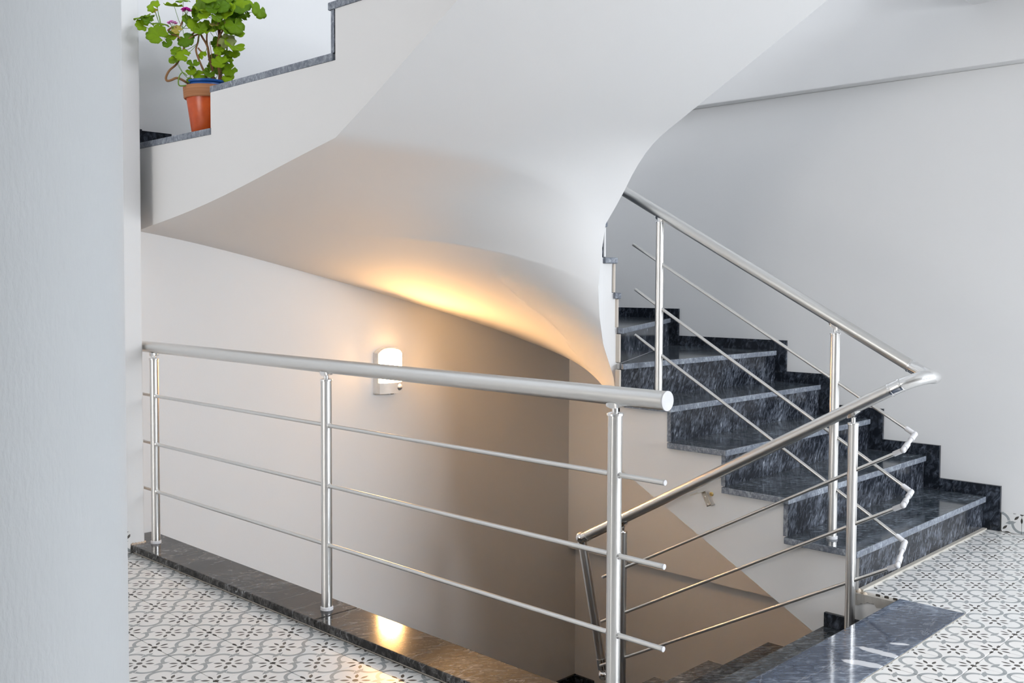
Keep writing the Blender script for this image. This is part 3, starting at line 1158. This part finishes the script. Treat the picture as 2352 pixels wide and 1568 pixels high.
for q in ((.004, -.006), (.006, -.040)):
    bm = bmesh.new()
    lathe(bm, [(0, 0), (.005, 0), (.004, .003), (0, .003)], (0, 0, 0), 12)
    o = obj('bracket_screw', bm, ALUP, smooth=40)
    yy, zz = rotb(*q)
    o.rotation_euler = (0, -pi/2, 0)
    o.location = (XI1-.030, yy, zz)
    reparent(o, rail)
# upper end of the upper handrail: hinged bracket
bm = bmesh.new()
ud = (uB-uA).normalized()
sweep(bm, [uB+Vector((0, .006, -.034)), uB+Vector((-.02, .035, -.040)), uB+Vector((-.05, .05, -.040))], [.010, .008, .008], 12)
reparent(obj('hinge_bracket', bm, ALUP, smooth=40), rail)
rod('rail_collar', [uB-ud*.02, uB+ud*.004], RU+.002, ALUP, rail, 32)

# ------------------------------------------------------------------ wall lamp
GLOW, gnt, gb = newmat('glowing_diffuser')
gb.inputs['Base Color'].default_value = (.9, .85, .75, 1)
gb.inputs['Roughness'].default_value = .4
gb.inputs['Emission Color'].default_value = (1.0, .53, .185, 1)
# the bulb sits behind the front of the diffuser: its front glows most, the rim least
ggeo = N(gnt, 'ShaderNodeNewGeometry')
gsp = N(gnt, 'ShaderNodeSeparateXYZ')
gnt.links.new(ggeo.outputs['Normal'], gsp.inputs[0])
gst = mathn(gnt, 'MULTIPLY_ADD', mathn(gnt, 'POWER', mathn(gnt, 'MAXIMUM', mathn(gnt, 'MULTIPLY', gsp.outputs[1], -1.0), 0.0), 3.0), 185.0, 12.0)
gnt.links.new(gst, gb.inputs['Emission Strength'])
GLOW2 = GLOW.copy()  # diffuser of the unseen lower lamp, boosted to warm the stairwell
GLOW2.name = 'glowing_diffuser_boosted_fill'
for nd in GLOW2.node_tree.nodes:
    if nd.type == 'MATH' and nd.operation == 'MULTIPLY_ADD':
        nd.inputs[1].default_value *= 4.5
        nd.inputs[2].default_value *= 4.5
def make_lamp(LZ0, label, GLOW=GLOW):
    lamp = empty('wall_lamp', (3.585, YE, LZ0))
    tag(lamp, label, 'wall lamp')
    LCX, LW, LH, LD = 3.585, .168, .262, .084
    def lamp_outline(w, z0, z1, arch, n=14):
        pts = [(-w/2, z0), (w/2, z0)]
        for i in range(n+1):
            t = i/n
            x = w/2-w*t
            zz = z1-arch*(abs(2*t-1)**2.6)
            pts.append((x, zz))
        return pts
    def lamp_body(name, w, z0, z1, arch, d0, d1, bulge, mat, nb=10):
        """outline pulled out of the wall, front curved outwards"""
        o2 = lamp_outline(w, z0, z1, arch)
        bm = bmesh.new()
        back = [bm.verts.new((LCX+x, YE-d0, z)) for x, z in o2]
        def front(x):
            return d1-bulge*(abs(2*x/w)**2.2)
        fr = [bm.verts.new((LCX+x, YE-front(x), z)) for x, z in o2]
        n = len(o2)
        for i in range(n):
            j = (i+1) % n
            bm.faces.new((back[i], back[j], fr[j], fr[i]))
        bm.faces.new(back)
        # front as vertical strips
        tops = fr[2:]
        m = len(tops)
        bots = [fr[1]]
        for i in range(1, m-1):
            x = o2[2+i][0]
            bots.append(bm.verts.new((LCX+x, YE-front(x), z0)))
        bots.append(fr[0])
        for i in range(m-1):
            vs = [tops[i], tops[i+1], bots[i+1], bots[i]]
            vs = list(dict.fromkeys(vs))
            if len(vs) > 2:
                bm.faces.new(vs)
        bmesh.ops.remove_doubles(bm, verts=bm.verts[:], dist=1e-5)
        return reparent(obj(name, bm, mat, smooth=40), lamp)
    lamp_body('back_plate', LW, LZ0, LZ0+LH, .030, .0, .018, .0, PLASTIC)
    lamp_body('side_shell', LW*.985, LZ0+.001, LZ0+.062, .0, .0, LD, .026, PLASTIC)
    lamp_body('side_shell', LW*.985, LZ0+.062, LZ0+LH-.004, .030, .018, .044, .0, PLASTIC)
    lamp_body('diffuser', LW*.955, LZ0+.062, LZ0+LH-.010, .028, .0442, LD-.002, .026, GLOW)
    bm = bmesh.new()
    ball(bm, (LCX+.044, YE-LD+.010, LZ0+.034), .019, 20, 12)
    sn = reparent(obj('motion_sensor', bm, PLASTIC, smooth=0), lamp)
    bm = bmesh.new()
    lathe(bm, [(0, -.0197)]+[(.0197*math.sin(a), -.0197*math.cos(a)) for a in [pi*.5*i/8 for i in range(1, 8)]]+[(.0197, -.002), (0, -.002)], (LCX+.044, YE-LD+.010, LZ0+.034), 20)
    o = obj('sensor_lens', bm, GREYP, smooth=40)
    o.parent = sn
    o.matrix_parent_inverse = Matrix.Translation(-Vector(lamp.location))
    o.matrix_parent_inverse = Matrix.Identity(4)
    bm = bmesh.new()
    box(bm, LCX+.012, LCX+.030, YE-.045, YE-.035, LZ0-.010, LZ0+.002)
    reparent(obj('pull_switch', bm, GREYP, bevel=.002), lamp)
make_lamp(.592, 'lit white wall lamp with motion sensor on the end wall above the balustrade kerb')
make_lamp(.592-2.94, 'wall lamp added unseen one storey below to warm the stairwell, beside the lowest turning marble steps', GLOW2)  # added out of view, fills the lower well with warm light

# ------------------------------------------------------------------ potted geranium on the eleventh tread
PX, PY, PZ = 2.234, 4.014, ZT[11]
plant = empty('potted_geranium', (PX, PY, PZ))
tag(plant, 'leggy geranium with pink blooms in a terracotta pot on the marble step', 'potted plant')
m, nt, b = newmat('terracotta_glazed')
tc = N(nt, 'ShaderNodeTexCoord')
n = N(nt, 'ShaderNodeTexNoise')
setin(n, Scale=30.0, Detail=4.0)
nt.links.new(tc.outputs['Object'], n.inputs['Vector'])
r = ramp(nt, [(.3, srgb(196, 76, 22)[:3]), (.7, srgb(214, 92, 34)[:3])])
nt.links.new(n.outputs['Fac'], r.inputs[0])
nt.links.new(r.outputs[0], b.inputs['Base Color'])
b.inputs['Roughness'].default_value = .28
TERRA = m
m, nt, b = newmat('terracotta_bare_rim')
tc = N(nt, 'ShaderNodeTexCoord')
mp = N(nt, 'ShaderNodeMapping')
mp.inputs['Scale'].default_value = (2, 2, 160)
nt.links.new(tc.outputs['Object'], mp.inputs['Vector'])
n = N(nt, 'ShaderNodeTexNoise')
setin(n, Scale=1.0, Detail=3.0)
nt.links.new(mp.outputs[0], n.inputs['Vector'])
r = ramp(nt, [(.3, srgb(158, 104, 66)[:3]), (.7, srgb(184, 128, 88)[:3])])
nt.links.new(n.outputs['Fac'], r.inputs[0])
nt.links.new(r.outputs[0], b.inputs['Base Color'])
b.inputs['Roughness'].default_value = .8
RIM = m
def ppart(name, bm, mat, smooth=40):
    o = obj(name, bm, mat, plant, smooth=smooth)
    return o
bm = bmesh.new()
lathe(bm, [(0, .001), (.066, .001), (.070, .006), (.094, .172), (.094, .176), (.088, .176), (0, .03)], (0, 0, 0), 48)
ppart('pot', bm, TERRA)
bm = bmesh.new()
lathe(bm, [(.092, .160), (.100, .158), (.103, .162), (.106, .206), (.103, .211), (.096, .211), (.092, .205), (.090, .17)], (0, 0, 0), 48)
ppart('pot_rim', bm, RIM)
bm = bmesh.new()
lathe(bm, [(.078, .15), (.086, .214), (.084, .222), (.091, .226), (.092, .233), (.088, .236), (.083, .233), (.080, .21), (0, .205)], (0, 0, 0), 48)
ppart('inner_pot', bm, BLUEP)
bm = bmesh.new()
lathe(bm, [(.0815, .21), (.05, .216), (0, .219)], (0, 0, 0), 32)
ppart('soil', bm, SOIL)

def leafmat(name, c1, c2):
    m, nt, b = newmat(name)
    tc = N(nt, 'ShaderNodeTexCoord')
    oi = N(nt, 'ShaderNodeObjectInfo')
    n = N(nt, 'ShaderNodeTexNoise')
    setin(n, Scale=60.0, Detail=3.0)
    nt.links.new(tc.outputs['Object'], n.inputs['Vector'])
    ad = N(nt, 'ShaderNodeMath', operation='MULTIPLY_ADD')
    nt.links.new(oi.outputs['Random'], ad.inputs[0])
    ad.inputs[1].default_value = .55
    nt.links.new(n.outputs['Fac'], ad.inputs[2])
    r = ramp(nt, [(.35, c1), (1.0, c2)])
    nt.links.new(ad.outputs[0], r.inputs[0])
    nt.links.new(r.outputs[0], b.inputs['Base Color'])
    b.inputs['Roughness'].default_value = .5
    b.inputs['Specular IOR Level'].default_value = .3
    # light comes through the thin blade
    tr = N(nt, 'ShaderNodeBsdfTranslucent')
    nt.links.new(r.outputs[0], tr.inputs['Color'])
    mx = N(nt, 'ShaderNodeMixShader')
    mx.inputs[0].default_value = .38
    out = nt.nodes['Material Output']
    nt.links.new(b.outputs[0], mx.inputs[1])
    nt.links.new(tr.outputs[0], mx.inputs[2])
    nt.links.new(mx.outputs[0], out.inputs['Surface'])
    return m
LEAF = leafmat('geranium_leaf', (.085, .22, .010), (.34, .53, .008))
LEAFY = leafmat('yellowing_leaf', (.55, .42, .04), (.62, .55, .12))
LEAFP = leafmat('pale_dry_leaf', (.36, .42, .14), (.50, .52, .22))
BARK = plain('geranium_bark', srgb(150, 112, 78), .8, .2)
BARKD = plain('brown_cane', srgb(122, 84, 66), .75, .2)
GSTEM = plain('green_stalk', (.18, .30, .05), .6, .3)
PETM = plain('magenta_petal', srgb(205, 30, 165), .6, .2)
PETP = plain('pale_pink_petal', srgb(222, 120, 200), .6, .2)

def leaf_mesh(seed, lobes, cup):
    rr = random.Random(seed)
    bm = bmesh.new()
    n = 40
    notch = .20
    prof = []
    for i in range(n+1):
        t = i/n
        a = -pi/2+notch+(2*pi-2*notch)*t
        rad = 1-.10*abs(math.sin(lobes*pi*t))**.5*0 - .13*(abs(math.cos(lobes*pi*t))**6) + .03*math.sin(i*2.7+seed)
        if t < .06 or t > .94:
            rad *= .86
        prof.append((a, rad))
    rings = []
    c = bm.verts.new((0, 0, 0))
    for f in (.35, .7, 1.0):
        ring = []
        for i, (a, rad) in enumerate(prof):
            q = f*rad
            wav = .10*math.sin(a*lobes+seed)*f*f+.05*math.sin(a*2+seed*1.7)*f
            fold = cup*(q*q)+.16*abs(math.cos(lobes*pi*i/n))*f*.35
            ring.append(bm.verts.new((q*math.cos(a), q*math.sin(a)+.12, fold+wav)))
        rings.append(ring)
    for i in range(n):
        bm.faces.new((c, rings[0][i], rings[0][i+1]))
        for u, v in zip(rings, rings[1:]):
            bm.faces.new((u[i], v[i], v[i+1], u[i+1]))
    # give the blade real thickness
    bmesh.ops.recalc_face_normals(bm, faces=bm.faces[:])
    bmesh.ops.solidify(bm, geom=bm.faces[:], thickness=.03)
    for f in bm.faces:
        f.smooth = True
    me = D.meshes.new('leaf')
    bm.to_mesh(me)
    bm.free()
    return me
leaf_meshes = {}
for mi, mat in enumerate((LEAF, LEAFY, LEAFP)):
    leaf_meshes[mi] = []
    for s in range(5):
        me = leaf_mesh(s*3+1+mi, 6+s % 2, (-.25, .2, -.1, .3, .05)[s])
        me.materials.append(mat)
        leaf_meshes[mi].append(me)

PD = Vector((PX, PY, 0))
# local frame of the plant: a runs sideways as seen from the landing (to the right), d runs away from the landing
AV = Vector((.694, -.720, 0))
DV = Vector((.720, .694, 0))
S = 1/518.0
def P(px, py, d=0.0):
    """branch point given in a plan of the plant: sideways offset and height in 1/505 m from the pot's axis"""
    return AV*((px-475)*S) + DV*d + Vector((0, 0, (298-py)*S*1.0))
def stalk(name, pts, r0, r1, mat, seg=8):
    n = len(pts)
    # smooth the path
    out = []
    for i in range(n-1):
        p0 = pts[max(0, i-1)]
        p1, p2 = pts[i], pts[i+1]
        p3 = pts[min(n-1, i+2)]
        for k in range(5):
            t = k/5
            out.append(.5*((2*p1)+(p2-p0)*t+(2*p0-5*p1+4*p2-p3)*t*t+(3*p1-p0-3*p2+p3)*t**3))
    out.append(pts[-1])
    m = len(out)
    bm = bmesh.new()
    sweep(bm, out, [r0+(r1-r0)*i/(m-1) for i in range(m)], seg)
    return ppart(name, bm, mat, 60)
stalk('main_stem', [P(497, 188, .0), P(501, 160, .01), P(497, 120, .0), P(502, 80, .0), P(500, 40, .0), P(503, -20, .0), P(500, -60, 0)], .0085, .006, BARKD, 10)
stalk('stem', [P(505, 188, -.01), P(503, 150, -.02), P(500, 110, -.02), P(505, 80, -.03), P(512, 62, -.02), P(520, 40, -.02)], .005, .004, BARK)
stalk('stem', [P(480, 185, -.01), P(474, 165, -.02), P(462, 135, -.03), P(453, 108, -.03), P(456, 88, -.02), P(459, 72, -.02), P(470, 50, -.01)], .005, .0035, BARK)
stalk('stem', [P(486, 185, .0), P(484, 150, .01), P(478, 120, 0), P(474, 95, 0), P(463, 75, 0), P(458, 66, 0)], .0065, .004, BARK)
stalk('stem', [P(474, 95, 0), P(471, 78, .01), P(474, 62, .0), P(478, 45, 0)], .004, .003, BARK)
stalk('stem', [P(441, 186, -.03), P(428, 178, -.06), P(416, 174, -.07), P(403, 179, -.07), P(394, 180, -.07), P(392, 172, -.07), P(400, 157, -.07), P(413, 143, -.06), P(421, 125, -.05), P(428, 108, -.05), P(438, 88, -.05), P(448, 78, -.04), P(458, 70, -.02)], .0055, .004, BARK)
stalk('stem', [P(440, 190, -.07), P(424, 192, -.085), P(424, 176, -.09), P(432, 164, -.09), P(441, 170, -.08)], .0035, .002, GSTEM)
stalk('stem', [P(452, 62, -.02), P(440, 76, -.03), P(424, 85, -.04), P(414, 78, -.05), P(402, 75, -.05)], .004, .003, BARK)
stalk('stem', [P(393, 67, -.05), P(402, 60, -.05), P(413, 60, -.05), P(420, 55, -.04), P(425, 44, -.04), P(432, 34, -.03)], .0045, .003, BARK)
stalk('stem', [P(456, 101, -.02), P(463, 109, -.02), P(472, 112, -.01)], .0035, .003, BARK)
stalk('stalk', [P(380, 66, -.03), P(374, 50, -.03), P(371, 34, -.03), P(369, 28, -.03), P(367, 10, -.03)], .0035, .0012, GSTEM)
stalk('stalk', [P(513, 186, .02), P(513, 150, .03), P(514, 110, .03), P(516, 60, .02), P(519, 20, .02), P(522, -20, .02)], .0045, .003, GSTEM)
stalk('stalk', [P(490, 185, .03), P(480, 150, .04), P(486, 100, .04)], .006, .004, GSTEM)
stalk('stalk', [P(494, 160, -.04), P(491, 120, -.05), P(487, 92, -.05)], .0016, .0014, BARK)

leaves = [  # (side, height, depth, radius, tilt about sideways axis, tilt about depth axis, spin, kind)
 (357, 9, -.03, 14, 70, -15, 0, 0), (407, 12, -.04, 18, 12, 3, 20, 0), (340, 33, -.03, 20, 15, -12, 40, 0), (351, 45, -.05, 10, 80, 10, 0, 0),
 (336, 54, -.04, 13, 75, 15, 30, 0), (373, 46, -.02, 17, 14, 8, 90, 0), (377, 82, -.07, 20, 78, 0, 10, 0), (361, 78, -.05, 13, 70, 10, 50, 0),
 (394, 96, -.06, 10, 80, 0, 180, 0), (399, 75, -.04, 14, 60, 0, 200, 0), (431, 83, -.05, 17, 70, -5, 170, 0), (416, 67, -.055, 10, 70, 10, 20, 1),
 (436, 41, -.04, 10, 75, 35, 0, 0), (449, 25, -.03, 9, 80, 60, 20, 0), (362, 20, -.03, 5, 70, 0, 0, 1), (425, -4, -.03, 14, 20, 0, 0, 0),
 (484, 10, -.05, 22, 62, -10, 20, 0), (465, 27, -.04, 16, 60, -20, 60, 0), (501, 23, -.08, 14, 70, 15, 30, 0), (506, 38, -.08, 12, 70, 40, 200, 0),
 (457, 48, -.04, 17, 65, 20, 100, 0), (466, 62, -.05, 14, 75, 0, 180, 0), (484, 46, -.01, 17, 60, 10, 150, 0), (532, 25, -.05, 18, 68, -25, 160, 0),
 (549, 8, -.03, 22, 55, 10, 190, 0), (597, 14, -.02, 17, 70, 48, 120, 0), (551, 32, .0, 12, 60, 30, 0, 0), (543, 53, -.05, 19, 70, 25, 150, 0),
 (528, 66, -.06, 15, 55, 35, 200, 0), (487, 67, -.05, 15, 35, -10, 60, 0), (524, 85, -.05, 17, 65, 10, 200, 2), (541, 99, -.04, 20, 40, 28, 120, 0),
 (535, 110, -.02, 12, 70, 20, 190, 0), (566, 25, -.02, 7, 75, 60, 180, 0), (415, 115, -.06, 11, 70, 0, 0, 0), (433, 123, -.08, 15, 62, 5, 30, 0),
 (416, 136, -.07, 13, 40, -10, 90, 0), (409, 131, -.06, 9, 70, 0, 60, 0), (451, 142, -.06, 12, 45, 15, 160, 0), (445, 156, -.06, 10, 75, 10, 200, 0),
 (465, 164, -.05, 13, 65, 0, 60, 0), (488, 161, -.06, 11, 70, 25, 100, 0), (468, 119, -.03, 9, 70, -10, 0, 0), (517, 143, -.07, 17, 55, 0, 30, 0),
 (533, 152, -.04, 15, 72, -10, 80, 0), (525, 167, -.05, 12, 75, 0, 200, 0), (525, 127, -.03, 9, 60, 30, 0, 0), (443, 178, -.06, 6, 70, 0, 0, 0),
 (505, 100, .03, 15, 70, 0, 50, 0), (490, 120, .04, 15, 70, 10, 80, 0), (512, 125, .04, 14, 75, 0, 20, 0), (497, 85, .04, 16, 70, 0, 0, 0),
 (518, 45, .03, 17, 65, 0, 0, 0), (470, 10, .03, 16, 70, 0, 0, 0), (520, 5, .03, 18, 70, 0, 0, 0), (505, -5, -.02, 20, 55, 0, 40, 0),
 (478, 135, .05, 10, 70, 0, 0, 0), (512, 168, .03, 11, 70, 0, 30, 0), (483, 172, .02, 10, 60, 0, 60, 0), (530, -12, .0, 20, 40, 10, 0, 0),
 (472, 2, -.06, 17, 65, -15, 140, 0), (495, -2, -.08, 18, 60, 5, 70, 0), (515, 14, -.07, 16, 66, 10, 210, 0), (540, 36, -.02, 15, 62, 20, 60, 0), (520, 52, -.03, 14, 60, -10, 10, 0),
 (560, -4, -.02, 18, 58, 12, 100, 0), (478, 33, -.07, 14, 68, -5, 200, 0), (455, 14, -.02, 12, 64, -15, 20, 0), (548, 68, -.02, 12, 62, 25, 90, 0), (510, 112, -.05, 11, 66, 0, 10, 0), (498, 140, .03, 13, 66, 0, 90, 0),
 (480, -20, .0, 20, 45, -10, 30, 0), (510, -35, 0, 20, 30, 0, 0, 0), (398, 150, -.05, 1, 70, 0, 0, 0), (499, 56, -.06, 9, 30, 10, 0, 1),
]
origin_ids = [(380, 66, -.03), (502, 80, 0), (474, 95, 0), (513, 120, .03), (502, 30, 0), (425, 60, -.04), (441, 176, -.05), (500, 150, 0), (456, 90, -.02), (519, 20, .02)]
rl = random.Random(11)
for i, (sx, sy, d, rad, tx, ty, sp, kind) in enumerate(leaves):
    if rad < 2:
        continue
    me = leaf_meshes[kind][i % 5]
    o = D.objects.new('leaf', me)
    COL.objects.link(o)
    o.parent = plant
    c = P(sx, sy, d)
    # blade normal: tipped from vertical towards the landing
    nrm = Vector((0, 0, 1))
    rot = Matrix.Rotation(R(sp), 4, 'Z')
    rot = Matrix.Rotation(R(tx)*.95, 4, AV) @ Matrix.Rotation(R(ty), 4, DV) @ rot
    sc = rad*S*1.22
    o.matrix_local = Matrix.Translation(c) @ rot @ Matrix.Scale(sc, 4)
    b = min(origin_ids, key=lambda q: (P(*q)-c).length + (.15 if q[1] < sy-40 else 0))
    a0 = P(*b)
    mid_ = (a0+c)/2+Vector((0, 0, -.01))
    if (a0-c).length > .012:
        stalk('petiole', [a0, mid_, c], .0013, .001, GSTEM, 6)
for (sx, sy, d, rr_, mat, n) in ((435, 22, -.05, 9.5, PETM, 26), (406, 53, -.06, 10, PETP, 13)):
    c = P(sx, sy, d)
    bm = bmesh.new()
    for i in range(n):
        a = rl.random()*2*pi
        e = rl.random()**.6
        p = c+Vector((math.cos(a)*e*rr_*S, math.sin(a)*e*rr_*S, (1-e*e)*rr_*S*.65))
        for k in range(5):
            b_ = 2*pi*k/5+a
            q = p+Vector((math.cos(b_)*.0042, math.sin(b_)*.0042, .001*rl.random()))
            ball(bm, q, .0036, 7, 5, .45)
    ppart('flower_head', bm, mat, 0)
    bm = bmesh.new()
    for i in range(9):
        a = 2*pi*i/9
        q = c+Vector((math.cos(a)*rr_*S*.6, math.sin(a)*rr_*S*.6, 0))
        sweep(bm, [c+Vector((0, 0, -.022)), q], .0007, 5)
    ppart('flower_stalk', bm, GSTEM, 0)
    stalk('stalk', [c+Vector((0, 0, -.021)), c+Vector((.004, 0, -.034)), P(430, 40, -.035) if sy < 30 else P(412, 60, -.05)], .0013, .0016, GSTEM, 6)
